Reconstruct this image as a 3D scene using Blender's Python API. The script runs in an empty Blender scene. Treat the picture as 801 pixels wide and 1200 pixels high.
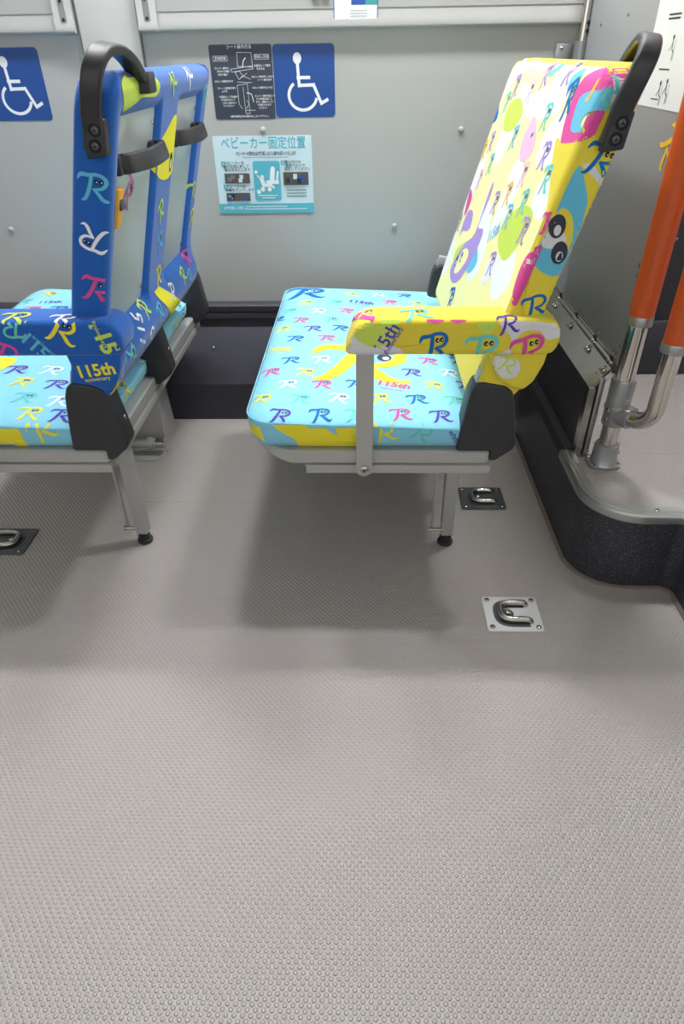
import bpy, bmesh, math, random
from mathutils import Vector, Matrix
from mathutils.bvhtree import BVHTree
from mathutils.geometry import delaunay_2d_cdt
random.seed(4)
S = bpy.context.scene
COL = S.collection
PI = math.pi
V = Vector

# ------------------------------------------------------------------ camera
F_PX = 747.7
CAM = V((0, 0, 1.05))
PITCH, YAW, ROLL = 0.626047, -0.0371078, -0.0174974
FW = V((math.sin(YAW)*math.cos(PITCH), math.cos(YAW)*math.cos(PITCH), -math.sin(PITCH)))
_r = V((math.cos(YAW), -math.sin(YAW), 0)); _u = _r.cross(FW)
RT = _r*math.cos(ROLL) + _u*math.sin(ROLL)
UP = -_r*math.sin(ROLL) + _u*math.cos(ROLL)
cd = bpy.data.cameras.new('camera'); cam = bpy.data.objects.new('camera', cd); COL.objects.link(cam)
cd.sensor_fit = 'VERTICAL'; cd.sensor_height = 36; cd.lens = F_PX/1200*36; cd.clip_start = .02
cam.matrix_world = Matrix(((RT.x, UP.x, -FW.x, CAM.x), (RT.y, UP.y, -FW.y, CAM.y), (RT.z, UP.z, -FW.z, CAM.z), (0, 0, 0, 1)))
S.camera = cam
def pixel_ray(x, y):
    return ((x-400.5)/F_PX*RT - (y-600)/F_PX*UP + FW).normalized()

# ------------------------------------------------------------------ sky, exposure
S.view_settings.view_transform = 'Standard'; S.view_settings.look = 'None'
S.view_settings.gamma = 1; S.view_settings.use_curve_mapping = False
S.view_settings.exposure = 0.15
W = bpy.data.worlds.new('overcast_sky'); S.world = W; W.use_nodes = True
bg = W.node_tree.nodes['Background']
bg.inputs[0].default_value = (0.98, 1.0, 1.0, 1); bg.inputs[1].default_value = 1.6
def portal(loc, rot, sx, sy):
    l = bpy.data.lights.new('window_portal', 'AREA'); l.shape = 'RECTANGLE'; l.size = sx; l.size_y = sy
    l.cycles.is_portal = True
    o = bpy.data.objects.new('window_portal', l); o.location = loc; o.rotation_euler = rot; COL.objects.link(o)

# ------------------------------------------------------------------ materials
def lin(c):
    return tuple((v/12.92 if v <= .04045 else ((v+.055)/1.055)**2.4) for v in (x/255 for x in c))
MATS = {}
def mat(name, rgb, rough=.5, metal=0, noise=0, nscale=200, bump=0, bscale=400, bdist=.001, sheen=0, coat=0, spec=.5, emit=0, speck=None):
    if name in MATS: return MATS[name]
    m = bpy.data.materials.new(name); m.use_nodes = True; MATS[name] = m
    nt = m.node_tree; b = nt.nodes['Principled BSDF']; c = lin(rgb)
    b.inputs['Base Color'].default_value = (*c, 1); b.inputs['Roughness'].default_value = rough
    b.inputs['Metallic'].default_value = metal; b.inputs['Specular IOR Level'].default_value = spec
    if sheen: b.inputs['Sheen Weight'].default_value = sheen; b.inputs['Sheen Roughness'].default_value = .4
    if coat: b.inputs['Coat Weight'].default_value = coat
    if emit: b.inputs['Emission Color'].default_value = (*c, 1); b.inputs['Emission Strength'].default_value = emit
    if noise or bump or speck: tc = nt.nodes.new('ShaderNodeTexCoord')
    if noise:
        n = nt.nodes.new('ShaderNodeTexNoise'); n.inputs['Scale'].default_value = nscale; n.inputs['Detail'].default_value = 4
        nt.links.new(tc.outputs['Object'], n.inputs['Vector'])
        r = nt.nodes.new('ShaderNodeValToRGB')
        r.color_ramp.elements[0].position = .3; r.color_ramp.elements[1].position = .7
        r.color_ramp.elements[0].color = (*[x*(1-noise) for x in c], 1); r.color_ramp.elements[1].color = (*[min(1, x*(1+noise)) for x in c], 1)
        nt.links.new(n.outputs['Fac'], r.inputs['Fac']); nt.links.new(r.outputs['Color'], b.inputs['Base Color'])
    if speck:
        v = nt.nodes.new('ShaderNodeTexVoronoi'); v.inputs['Scale'].default_value = 200
        nt.links.new(tc.outputs['Object'], v.inputs['Vector'])
        r2 = nt.nodes.new('ShaderNodeValToRGB'); r2.color_ramp.elements[0].position = .14; r2.color_ramp.elements[1].position = .26
        r2.color_ramp.elements[0].color = (*lin(speck), 1); r2.color_ramp.elements[1].color = (*c, 1)
        nt.links.new(v.outputs['Distance'], r2.inputs['Fac']); nt.links.new(r2.outputs['Color'], b.inputs['Base Color'])
    if bump:
        n2 = nt.nodes.new('ShaderNodeTexNoise'); n2.inputs['Scale'].default_value = bscale; n2.inputs['Detail'].default_value = 3
        nt.links.new(tc.outputs['Object'], n2.inputs['Vector'])
        bp = nt.nodes.new('ShaderNodeBump'); bp.inputs['Strength'].default_value = bump; bp.inputs['Distance'].default_value = bdist
        nt.links.new(n2.outputs['Fac'], bp.inputs['Height']); nt.links.new(bp.outputs['Normal'], b.inputs['Normal'])
    return m

def floor_material():
    m = mat('studded_vinyl', (184, 177, 172), .5, noise=.05, nscale=900, spec=.4)
    nt = m.node_tree; b = nt.nodes['Principled BSDF']; N = nt.nodes.new; L = nt.links.new
    tc = N('ShaderNodeTexCoord'); sep = N('ShaderNodeSeparateXYZ'); L(tc.outputs['Object'], sep.inputs[0])
    def M(op, a, bb=None, c=None):
        n = N('ShaderNodeMath'); n.operation = op
        for i, q in enumerate((a, bb, c)):
            if q is None: continue
            if isinstance(q, (int, float)): n.inputs[i].default_value = q
            else: L(q, n.inputs[i])
        return n.outputs[0]
    sx, sy = .0112, .0128
    def lattice(off):
        fx = M('SUBTRACT', M('FRACT', M('ADD', M('DIVIDE', sep.outputs[0], sx), off)), .5)
        fy = M('SUBTRACT', M('FRACT', M('ADD', M('DIVIDE', sep.outputs[1], sy), off)), .5)
        dx, dy = M('MULTIPLY', fx, sx), M('MULTIPLY', fy, sy)
        return M('SQRT', M('ADD', M('MULTIPLY', dx, dx), M('MULTIPLY', dy, dy)))
    d = M('MINIMUM', lattice(100.0), lattice(100.5))
    mr = N('ShaderNodeMapRange'); mr.interpolation_type = 'SMOOTHSTEP'
    mr.inputs[1].default_value = .0018; mr.inputs[2].default_value = .0036; mr.inputs[3].default_value = 1; mr.inputs[4].default_value = 0
    L(d, mr.inputs[0])
    n2 = N('ShaderNodeTexNoise'); n2.inputs['Scale'].default_value = 700; L(tc.outputs['Object'], n2.inputs['Vector'])
    h = M('ADD', mr.outputs[0], M('MULTIPLY', n2.outputs['Fac'], .35))
    bp = N('ShaderNodeBump'); bp.inputs['Strength'].default_value = 1.0; bp.inputs['Distance'].default_value = .0022
    L(h, bp.inputs['Height']); L(bp.outputs['Normal'], b.inputs['Normal'])
    return m

FLOOR = floor_material()
WALL = mat('wall_laminate', (176, 176, 172), .5, noise=.035, nscale=700, bump=.05, bscale=900)
BLACK = mat('black_vinyl_panel', (54, 53, 62), .55, noise=.15, nscale=600, bump=.15, bscale=900)
SPECK = mat('black_speckled_vinyl', (50, 49, 56), .5, speck=(128, 128, 142), bump=.1, bscale=900)
PLASTIC = mat('black_plastic', (44, 44, 48), .45, bump=.2, bscale=1400)
RUBBER = mat('dark_rubber_grip', (42, 40, 42), .38, bump=.25, bscale=1200)
ALU = mat('satin_aluminium', (178, 178, 176), .38, .85)
GREYMET = mat('grey_painted_metal', (176, 175, 171), .42, .25)
STEEL = mat('stainless_steel', (190, 186, 180), .22, 1.0)
CHROME = mat('polished_steel', (205, 200, 192), .12, 1.0)
CAST = mat('cast_silver', (165, 166, 168), .38, .8)
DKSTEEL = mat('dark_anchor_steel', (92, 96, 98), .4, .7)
ORANGE = mat('orange_grip_sleeve', (206, 90, 38), .42, bump=.1, bscale=900)
PANEL = mat('seat_back_panel', (186, 190, 188), .28, noise=.02, spec=.5)
SEAM = mat('floor_sealing_bead', (142, 130, 120), .6)
CEIL = mat('ceiling_laminate', (215, 215, 212), .6)
SKYB = mat('cushion_cloth', (136, 205, 228), .9, noise=.05, nscale=1500, bump=.25, bscale=2200, sheen=.15)
BLUE = mat('backrest_cloth', (22, 92, 178), .9, noise=.10, nscale=1500, bump=.25, bscale=2200, sheen=.3)
YEL = mat('backrest_cloth_bright', (226, 206, 62), .9, noise=.05, nscale=1500, bump=.25, bscale=2200, sheen=.15)
INK = {k: mat('print_'+k, c, .88, noise=.04, nscale=1500) for k, c in dict(
    white=(235, 236, 240), black=(25, 25, 35), yellow=(236, 222, 50), blue=(10, 104, 180), purple=(88, 62, 168),
    pink=(214, 74, 150), teal=(104, 200, 190), lime=(196, 218, 86), cyan=(98, 186, 216), slate=(52, 54, 74), grey=(214, 214, 216),
    cream=(244, 238, 168), lilac=(168, 140, 206), rose=(238, 186, 212), gold=(236, 190, 40), lemon=(226, 206, 62)).items()}
GLOSS = {k: mat('vinyl_'+k, c, .35) for k, c in dict(blue=(28, 74, 144), white=(236, 238, 238), slate=(56, 64, 76), teal=(88, 182, 200),
    ltblue=(206, 226, 232), ink=(44, 48, 56), photo=(92, 84, 82), yellow=(240, 196, 20), pink=(206, 80, 150), greyink=(120, 124, 130), indigo=(40, 84, 168), green=(60, 160, 150)).items()}

# ------------------------------------------------------------------ mesh helpers
def obj(name, bm, m, parent=None, smooth=True, ang=40):
    me = bpy.data.meshes.new(name)
    bmesh.ops.recalc_face_normals(bm, faces=bm.faces)
    bm.to_mesh(me); bm.free()
    for x in (m if isinstance(m, (list, tuple)) else [m]): me.materials.append(x)
    o = bpy.data.objects.new(name, me); COL.objects.link(o)
    if parent is not None: o.parent = parent
    if smooth:
        me.polygons.foreach_set('use_smooth', [True]*len(me.polygons))
        me.set_sharp_from_angle(angle=math.radians(ang))
    return o
def tag(o, label, cat, group=None):
    o['label'] = label; o['category'] = cat
    if group: o['group'] = group
    return o
def empty(name, loc, label, cat, group=None):
    o = bpy.data.objects.new(name, None); o.empty_display_size = .05; o.location = loc; COL.objects.link(o)
    return tag(o, label, cat, group)
def struct(o):
    o['kind'] = 'structure'; return o
def box(x0, x1, y0, y1, z0, z1, bev=0, seg=2, bm=None):
    b = bmesh.new()
    vs = [b.verts.new((x, y, z)) for z in (z0, z1) for y in (y0, y1) for x in (x0, x1)]
    for f in ((0, 2, 3, 1), (4, 5, 7, 6), (0, 1, 5, 4), (2, 6, 7, 3), (0, 4, 6, 2), (1, 3, 7, 5)): b.faces.new([vs[i] for i in f])
    if bev: bmesh.ops.bevel(b, geom=list(b.edges), offset=bev, segments=seg, profile=.5, affect='EDGES')
    if bm is None: return b
    return merge(bm, b)
def merge(bm, b):
    me = bpy.data.meshes.new('tmp'); b.to_mesh(me); b.free(); bm.from_mesh(me); bpy.data.meshes.remove(me); return bm
def prism(poly, fn, a0, a1, bev=0, seg=2):
    """poly: 2D points; fn(p, a) -> 3D; extruded from a0 to a1"""
    b = bmesh.new()
    A = [b.verts.new(fn(p, a0)) for p in poly]; B = [b.verts.new(fn(p, a1)) for p in poly]
    n = len(poly)
    b.faces.new(A); b.faces.new(B[::-1])
    for i in range(n): b.faces.new((A[i], A[(i+1) % n], B[(i+1) % n], B[i]))
    if bev:
        bmesh.ops.recalc_face_normals(b, faces=b.faces)
        bmesh.ops.bevel(b, geom=list(b.edges), offset=bev, segments=seg, profile=.5, affect='EDGES')
    return b
XZ = lambda p, a: (p[0], a, p[1])
YZ = lambda p, a: (a, p[0], p[1])
XY = lambda p, a: (p[0], p[1], a)
def loft(rings, cap0=True, cap1=True, closed=True):
    b = bmesh.new(); R = [[b.verts.new(p) for p in r] for r in rings]
    n = len(R[0])
    for i in range(len(R)-1):
        for j in range(n if closed else n-1):
            b.faces.new((R[i][j], R[i][(j+1) % n], R[i+1][(j+1) % n], R[i+1][j]))
    if cap0: b.faces.new(R[0][::-1])
    if cap1: b.faces.new(R[-1])
    return b
def catmull(pts, k=6, closed=False):
    n = len(pts); out = []; P = [V(p) for p in pts]
    for i in range(n if closed else n-1):
        g = (lambda j: P[j % n]) if closed else (lambda j: P[max(0, min(n-1, j))])
        a, b, c, d = g(i-1), g(i), g(i+1), g(i+2)
        for q in range(k):
            t = q/k
            out.append(.5*((2*b)+(c-a)*t+(2*a-5*b+4*c-d)*t*t+(3*b-a-3*c+d)*t**3))
    if not closed: out.append(P[-1])
    return out
def sweep(path, prof, side=None, cap=True):
    """sweep 2D profile [(a,b)] along path; a along 'side' vector, b along side x tangent"""
    P = [V(p) for p in path]; rings = []
    prev = None
    for i, p in enumerate(P):
        t = (P[min(i+1, len(P)-1)]-P[max(i-1, 0)]).normalized()
        if side is not None: s = V(side) if not callable(side) else side(i, t)
        elif prev is None: s = V((0, 0, 1)) if abs(t.z) < .9 else V((1, 0, 0))
        else: s = prev
        s = (s - t*s.dot(t)).normalized(); prev = s
        n = t.cross(s)
        rings.append([p + s*a + n*bb for a, bb in prof])
    return loft(rings, cap, cap)
def circ(r, n=16): return [(r*math.cos(2*PI*i/n), r*math.sin(2*PI*i/n)) for i in range(n)]
def rrect(w, h, r, n=4):
    out = []
    for cx, cy, a in ((w/2-r, h/2-r, 0), (-w/2+r, h/2-r, 90), (-w/2+r, -h/2+r, 180), (w/2-r, -h/2+r, 270)):
        for i in range(n+1):
            t = math.radians(a+90*i/n); out.append((cx+r*math.cos(t), cy+r*math.sin(t)))
    return out
def tube(path, r, n=16): return sweep(path, circ(r, n))
def lathe(prof, c, axis='z', n=20):
    rings = []
    for r, h in prof:
        ring = []
        for i in range(n):
            t = 2*PI*i/n; a, b = r*math.cos(t), r*math.sin(t)
            ring.append({'z': (c[0]+a, c[1]+b, c[2]+h), 'y': (c[0]+a, c[1]+h, c[2]+b), 'x': (c[0]+h, c[1]+a, c[2]+b)}[axis])
        rings.append(ring)
    return loft(rings)
def screw(parent, c, nrm, r=.006, m=None, name='screw', cross=True):
    """pan head screw with a cross recess, at c (parent space) facing nrm"""
    b = lathe([(r*1.0, 0), (r, r*.25), (r*.75, r*.5), (r*.3, r*.55)], (0, 0, 0), 'z', 12)
    q = V(nrm).to_track_quat('Z', 'Y').to_matrix().to_4x4(); q.translation = V(c)
    bmesh.ops.transform(b, matrix=q, verts=b.verts)
    o = obj(name, b, m or STEEL, parent)
    if cross:
        k = bmesh.new()
        for w, h in ((r*1.0, r*.22), (r*.22, r*1.0)): box(-w/2, w/2, -h/2, h/2, r*.5, r*.6, bm=k)
        bmesh.ops.transform(k, matrix=q, verts=k.verts); merge_into(o, k, INK['black'])
    return o
def merge_into(o, bm, m):
    me = o.data; me.materials.append(m); idx = len(me.materials)-1
    b = bmesh.new(); b.from_mesh(me); n = len(b.faces)
    t = bpy.data.meshes.new('t'); bm.to_mesh(t); bm.free(); b.from_mesh(t); bpy.data.meshes.remove(t)
    b.faces.ensure_lookup_table()
    for f in b.faces[n:]: f.material_index = idx
    b.to_mesh(me); b.free()

# ------------------------------------------------------------------ printing on surfaces
def text2d(body, size, bold=0):
    c = bpy.data.curves.new('t', 'FONT'); c.body = body; c.size = size; c.align_x = 'CENTER'; c.align_y = 'CENTER'; c.offset = bold*size
    c.resolution_u = 2
    o = bpy.data.objects.new('t', c); COL.objects.link(o)
    me = bpy.data.meshes.new_from_object(o.evaluated_get(bpy.context.evaluated_depsgraph_get()))
    vs = [(v.co.x, v.co.y) for v in me.vertices]; fs = [tuple(p.vertices) for p in me.polygons]
    bpy.data.objects.remove(o); bpy.data.curves.remove(c); bpy.data.meshes.remove(me)
    return vs, fs
_tc = {}
def text_cached(body, bold=0):
    if (body, bold) not in _tc: _tc[(body, bold)] = text2d(body, 1, bold)
    return _tc[(body, bold)]
def stroke2d(pts, w, k=5):
    """smooth brush stroke; w one width or a width per control point"""
    n = len(pts); ws = w if isinstance(w, (list, tuple)) else [w]*n
    P = catmull([(x, y, q) for (x, y), q in zip(pts, ws)], k)
    vs, fs = [], []
    for i, p in enumerate(P):
        a, b = P[max(i-1, 0)], P[min(i+1, len(P)-1)]
        t = V((b.x-a.x, b.y-a.y)); t = t.normalized() if t.length else V((1, 0))
        h = p.z/2
        vs += [(p.x-t.y*h, p.y+t.x*h), (p.x+t.y*h, p.y-t.x*h)]
        if i: fs.append((2*i-2, 2*i-1, 2*i+1, 2*i))
    return vs, fs
def disc2d(cx, cy, rx, ry=None, n=12):
    ry = ry or rx
    return [(cx+rx*math.cos(2*PI*i/n), cy+ry*math.sin(2*PI*i/n)) for i in range(n)], [tuple(range(n))]
def area2d(poly, step):
    xs = [p[0] for p in poly]; ys = [p[1] for p in poly]
    pts = [V((p[0], p[1])) for p in poly]; n = len(pts)
    def inside(x, y):
        c = False; j = n-1
        for i in range(n):
            if (ys[i] > y) != (ys[j] > y) and x < (xs[j]-xs[i])*(y-ys[i])/(ys[j]-ys[i])+xs[i]: c = not c
            j = i
        return c
    x = min(xs)+step*.5
    while x < max(xs):
        y = min(ys)+step*.5
        while y < max(ys):
            if inside(x, y): pts.append(V((x, y)))
            y += step
        x += step
    r = delaunay_2d_cdt(pts, [], [list(range(n))], 1, 1e-6)
    return [(p.x, p.y) for p in r[0]], [tuple(f) for f in r[2]]
# script letter R with two dots in its bowl, unit size about 1 wide, 1 high
R_STROKES = [([(-.52, .22), (-.38, .40), (-.1, .40), (.18, .44), (.44, .36), (.50, .16), (.34, -.02), (.06, -.06)], [.04, .14, .13, .12, .13, .13, .11, .07]),
             ([(.0, .38), (-.06, .12), (-.16, -.18), (-.30, -.42), (-.44, -.46)], [.12, .14, .14, .12, .03]),
             ([(.02, -.04), (.2, -.2), (.34, -.38), (.5, -.46), (.62, -.38)], [.08, .13, .14, .1, .02])]
class Print:
    """flat print laid on a part's surface"""
    def __init__(self, part, name='printed_pattern'):
        self.part = part; self.name = name
        mw = world(part)
        me = part.data
        self.bvh = BVHTree.FromPolygons([mw @ v.co for v in me.vertices], [tuple(p.vertices) for p in me.polygons])
        self.v = []; self.f = []; self.mi = []; self.mats = []; self.layer = 0
    def hit(self, px, py):
        h = self.bvh.ray_cast(CAM, pixel_ray(px, py))
        return (h[0], h[1]) if h[0] else None
    def frame(self, px, py, up):
        h = self.hit(px, py)
        if not h: return None
        p, n = h
        if n.dot(pixel_ray(px, py)) > 0: n = -n
        return self.frame_at(p, n, up)
    def frame_at(self, p, n, up):
        up = V(up); u = (up-n*up.dot(n)).normalized()
        return p, n, u.cross(n), u
    def lay(self, fr, shape, ink, rot=0, scale=1, at=(0, 0), reach=.05, lift=0):
        p, n, rt, up = fr; vs, fs = shape
        m = ink if not isinstance(ink, str) else INK[ink]
        if m not in self.mats: self.mats.append(m)
        k = self.mats.index(m); c, s = math.cos(rot), math.sin(rot)
        off = .0009+.00003*(self.layer+lift)+.000001*(len(self.f) % 20)
        idx = []
        for x, y in vs:
            X, Y = (x*c-y*s)*scale+at[0], (x*s+y*c)*scale+at[1]
            q = p+rt*X+up*Y
            h = self.bvh.ray_cast(q+n*reach, -n, reach*2)
            if h[0] is None: idx.append(None); continue
            hn = h[1] if h[1].dot(n) > 0 else -h[1]
            if hn.dot(n) < .5: idx.append(None); continue
            idx.append(len(self.v)); self.v.append(h[0]+hn*off)
        for f in fs:
            g = [idx[i] for i in f]
            if None in g: continue
            self.f.append(g); self.mi.append(k)
    def letter(self, px, py, ink, size=.05, rot=0, up=(0, 1, 0), dots=True, fr=None, dot_ink='black', sx=1):
        fr = fr or self.frame(px, py, up)
        if not fr: return
        for pts, w in R_STROKES: self.lay(fr, stroke2d([(x*sx, y) for x, y in pts], w), ink, rot, size, lift=1)
        if dots:
            for dx, dy in ((.16, .2), (.33, .2)):
                self.lay(fr, disc2d(dx*sx, dy, .07, .085, 10), dot_ink, rot, size, lift=2)
                self.lay(fr, disc2d(dx*sx+.02, dy-.01, .026, None, 8), 'white', rot, size, lift=3)
    def text(self, px, py, body, ink, size=.03, rot=0, up=(0, 1, 0), bold=.012, fr=None, at=(0, 0)):
        fr = fr or self.frame(px, py, up)
        if fr: self.lay(fr, text_cached(body, bold), ink, rot, size, at, lift=1.5)
    def on_plane(self, px, py, p0, n, up):
        p0, n = V(p0), V(n).normalized(); d = pixel_ray(px, py)
        return self.frame_at(CAM+d*((p0-CAM).dot(n)/d.dot(n)), n, up)
    def area(self, pix, ink, step=.008, closed_smooth=True, reach=.05, k=4, plane=None):
        """area outlined by photograph pixels on one face of the part"""
        cx = sum(p[0] for p in pix)/len(pix); cy = sum(p[1] for p in pix)/len(pix)
        fr = self.on_plane(cx, cy, plane[0], plane[1], (0, 0, 1)) if plane else self.frame(cx, cy, (0, 0, 1))
        if not fr: return
        p, n, rt, up = fr; pts = []
        for x, y in pix:
            d = pixel_ray(x, y); t = (p-CAM).dot(n)/d.dot(n); q = CAM+d*t-p
            pts.append((q.dot(rt), q.dot(up), 0))
        if closed_smooth: pts = catmull(pts, k, True)
        self.layer += 1
        self.lay(fr, area2d([(q[0], q[1]) for q in pts], step), ink, reach=reach)
    def done(self):
        if not self.f: return
        inv = world(self.part).inverted()
        me = bpy.data.meshes.new(self.name); me.from_pydata([inv @ v for v in self.v], [], self.f)
        for m in self.mats: me.materials.append(m)
        me.polygons.foreach_set('material_index', self.mi)
        o = bpy.data.objects.new(self.name, me); COL.objects.link(o); o.parent = self.part; o['kind'] = 'stuff'
        return o
def world(o):
    m = o.matrix_basis.copy(); p = o.parent
    while p: m = p.matrix_basis @ m; p = p.parent
    return m

# ------------------------------------------------------------------ the setting
X0, X1, Y0, Y1, ZT = -2.6, 2.1, -.95, 2.14, 2.5
fl = struct(obj('floor', box(X0, .9, Y0, Y1, -.04, 0), FLOOR, smooth=False))
# faint welded joint across the floor covering
obj('floor_joint', box(X0, .50, 1.495, 1.4962, -.001, .0004), mat('floor_joint_tone', (158, 150, 145), .6), fl, False)
struct(obj('ceiling', box(X0, X1, Y0, Y1, ZT, ZT+.05), CEIL, smooth=False))
struct(obj('wall_left', box(X0-.05, X0, Y0, Y1, 0, ZT), WALL, smooth=False))
struct(obj('wall_right', box(X1, X1+.05, Y0, Y1, 0, ZT), WALL, smooth=False))
wb = struct(obj('wall_back', box(X0, X1, Y1, Y1+.05, 0, 1.24), WALL, smooth=False))
SILL = 1.24; HEAD = 2.02
obj('window_header', box(X0, X1, Y1, Y1+.05, HEAD, ZT), WALL, wb, False)
for a, b in ((X0, -2.2), (-.765, -.6), (.86, 1.0), (X1-.1, X1)):
    obj('window_pillar', box(a, b, Y1-.004, Y1+.05, SILL, HEAD), WALL, wb, False)
obj('pillar_cover', box(-.764, -.603, Y1-.007, Y1, .37, SILL, .003), WALL, wb)
for x in (-.7645, -.6005): obj('pillar_joint', box(x-.002, x+.002, Y1-.0085, Y1-.0005, .37, SILL), mat('joint_shadow_gap', (96, 96, 94), .8), wb, False)
def sill(a, b, slot_side):
    prof = [(Y1, 1.100), (Y1-.014, 1.098), (Y1-.018, 1.102), (Y1-.0185, 1.108), (Y1-.0165, 1.118), (Y1-.014, 1.1395), (Y1-.0155, 1.1405), (Y1-.0155, SILL), (Y1, SILL)]
    s = struct(obj('trim_%d' % slot_side[0], prism(prof, YZ, a, b), WALL))
    e0, e1 = slot_side[1]
    pe = [(Y1, 1.097), (Y1-.018, 1.096), (Y1-.025, 1.101), (Y1-.026, 1.109), (Y1-.022, 1.117), (Y1-.021, SILL), (Y1, SILL)]
    obj('end_cap', prism(pe, YZ, e0, e1), WALL, s)
    m = (e0+e1)/2
    obj('slot_strip', box(m-.008, m+.008, Y1-.0225, Y1-.02, 1.122, SILL-.01), mat('slot_strip_grey', (140, 140, 136), .5), s, False)
    for z in (1.127, 1.166): screw(s, (m, Y1-.0225, z), (0, -1, 0), .0035, INK['black'], cross=False)
sill(X0, -.80, (1, (-.82, -.77)))
sill(-.545, .86, (2, (-.597, -.545)))
for x, z in ((-.289, .867), (.282, .861), (-1.115, .604), (.10, .604), (-.66, .604)):
    obj('rivet_cap', lathe([(.0085, 0), (.0085, -.002), (.006, -.0045), (.002, -.005)], (x, Y1, z), 'y', 16), WALL, wb)
for x in (-.125, -.098): obj('sill_clip', box(x-.011, x+.011, Y1-.02, Y1-.014, 1.158, 1.166, .002), PLASTIC, wb)
# heater duct along the wall foot
prof = [(2.009, 0), (2.009, .132), (2.012, .139), (2.036, .176), (2.038, .181), (2.118, .300), (2.122, .318), (2.112, .320), (2.109, .326), (2.109, .340), (2.113, .345),
        (2.108, .349), (2.107, .366), (2.112, .372), (Y1, .374), (Y1, 0)]
bb = struct(obj('baseboard_back', prism(prof, YZ, X0, .515), BLACK, ang=20))
screw(bb, (-.505, 2.074, .238), (0, -.83, .56), .005)
struct(obj('baseboard_right', box(.60, X1, 2.07, Y1, .21, .52, .006), BLACK))
# opposite side of the bus, with door and windows
wf = struct(obj('wall_front', box(X0, -.75, Y0-.05, Y0, 0, 1.0), WALL, smooth=False))
obj('window_header', box(X0, X1, Y0-.05, Y0, HEAD, ZT), WALL, wf, False)
obj('lower_panel', box(.75, X1, Y0-.05, Y0, 0, 1.0), WALL, wf, False)
obj('lower_panel', box(-.7, .7, Y0-.05, Y0, 0, 1.0), WALL, wf, False)
for a, b in ((X0, -2.3), (-.85, -.7), (.7, .85), (X1-.1, X1)): obj('window_pillar', box(a, b, Y0-.05, Y0, .8, HEAD), WALL, wf, False)
portal(((X0+X1)/2, Y1+.03, (SILL+HEAD)/2), (-PI/2, 0, 0), X1-X0, HEAD-SILL)
portal(((X0+X1)/2, Y0-.03, (1+HEAD)/2), (PI/2, 0, 0), X1-X0, HEAD-1)
# ceiling lamps along both sides
LAMP = mat('lamp_diffuser', (250, 252, 255), .5, emit=215)
for x, where in ((-.78, 'above the blue-backed seat'), (.0, 'above the yellow-backed seat cushion'), (.78, 'above the grey partition panel')):
    l = empty('ceiling_light', (x, 1.76, ZT), 'short white ceiling lamp ' + where, 'lamp', 'ceiling lamps on the window side')
    obj('housing', box(-.15, .15, -.08, .08, -.04, 0, .008), CEIL, l)
    obj('diffuser', box(-.13, .13, -.06, .06, -.055, -.041, .006), LAMP, l)
# raised platform on the right
def arc(cx, cy, r, a0, a1, n=12):
    return [(cx+r*math.cos(math.radians(a0+(a1-a0)*i/n)), cy+r*math.sin(math.radians(a0+(a1-a0)*i/n))) for i in range(n+1)]
EDGE = [(.512, 2.009), (.512, 1.45)] + arc(.632, 1.27, .12, 180, 270) + [(.705, 1.15)] + arc(.705, 1.12, .03, 90, 0, 5)[:] + [(.735, Y0)]
PH = .208
pl = EDGE + [(X1, Y0), (X1, Y1), (.512, Y1)]
step = struct(obj('floor_platform', prism(pl, XY, .001, PH-.012), SPECK, ang=25))
inset = [(.54, 2.07), (.54, 1.45)] + arc(.642, 1.28, .105, 180, 270) + [(.72, 1.175), (.76, 1.15), (.76, Y0), (X1, Y0), (X1, 2.07)]
obj('platform_covering', prism(inset, XY, PH-.013, PH), FLOOR, step, False)
# sealing bead where the floor meets the platform
bead = [(x-.004, y-.004, .002) for x, y in EDGE]
obj('sealing_bead', sweep(bead, [(-.002, -.006), (.003, -.005), (.003, .005), (-.002, .006)], (0, 0, 1)), SEAM, step)
obj('platform_joint', box(.70, 1.6, 1.42, 1.4212, PH-.001, PH+.0004), MATS['floor_joint_tone'], step, False)
# aluminium nosing
path = [(.525, 1.435, PH), (.525, 1.30, PH)] + [(x, y, PH) for x, y in arc(.632, 1.27, .107, 180, 270, 16)] + [(.67, 1.163, PH)] + [(x, y, PH) for x, y in arc(.705, 1.12, .043, 90, 0, 8)] + [(.748, 1.0, PH), (.748, Y0, PH)]
nose = struct(obj('trim_3', sweep(path, [(-.019, .0150), (-.017, .0165), (-.004, .0165), (.002, .0145), (.0055, .011), (.0035, .009), (.0035, .004), (.0055, .001), (.0055, -.004), (.0035, -.007), (.004, -.018), (-.006, -.020), (-.010, -.020)], (0, 0, 1)), ALU, ang=30))
for x, y in ((.531, 1.36), (.657, 1.166)): screw(nose, (x, y+.002, PH+.004), (0, 0, 1), .0055)

# ------------------------------------------------------------------ seats
WID = .90           # cushion width along the bus wall-aisle direction
BW = .735           # backrest width
def outline(u0, u1, v0, v1, radii, ins, n=6):
    """rounded rectangle, radii for corners (u0v0, u1v0, u1v1, u0v1), inset by ins"""
    out = []
    for (cx, cy, sx, sy, a), r in zip(((u0, v0, 1, 1, 180), (u1, v0, -1, 1, 270), (u1, v1, -1, -1, 0), (u0, v1, 1, -1, 90)), radii):
        rr = max(r-ins, .012)
        for i in range(n+1):
            t = math.radians(a+90*i/n)
            out.append((cx+sx*(ins+rr)+rr*math.cos(t), cy+sy*(ins+rr)+rr*math.sin(t)))
    return out
def uf(z): return .048+(z-.678)*.275
PANELS = ((.036, .288), (.430, .662))
def sstep(a, b, x):
    t = max(0, min(1, (x-a)/(b-a))); return t*t*(3-2*t)
ZB, ZTOP = .475, 1.030
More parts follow.
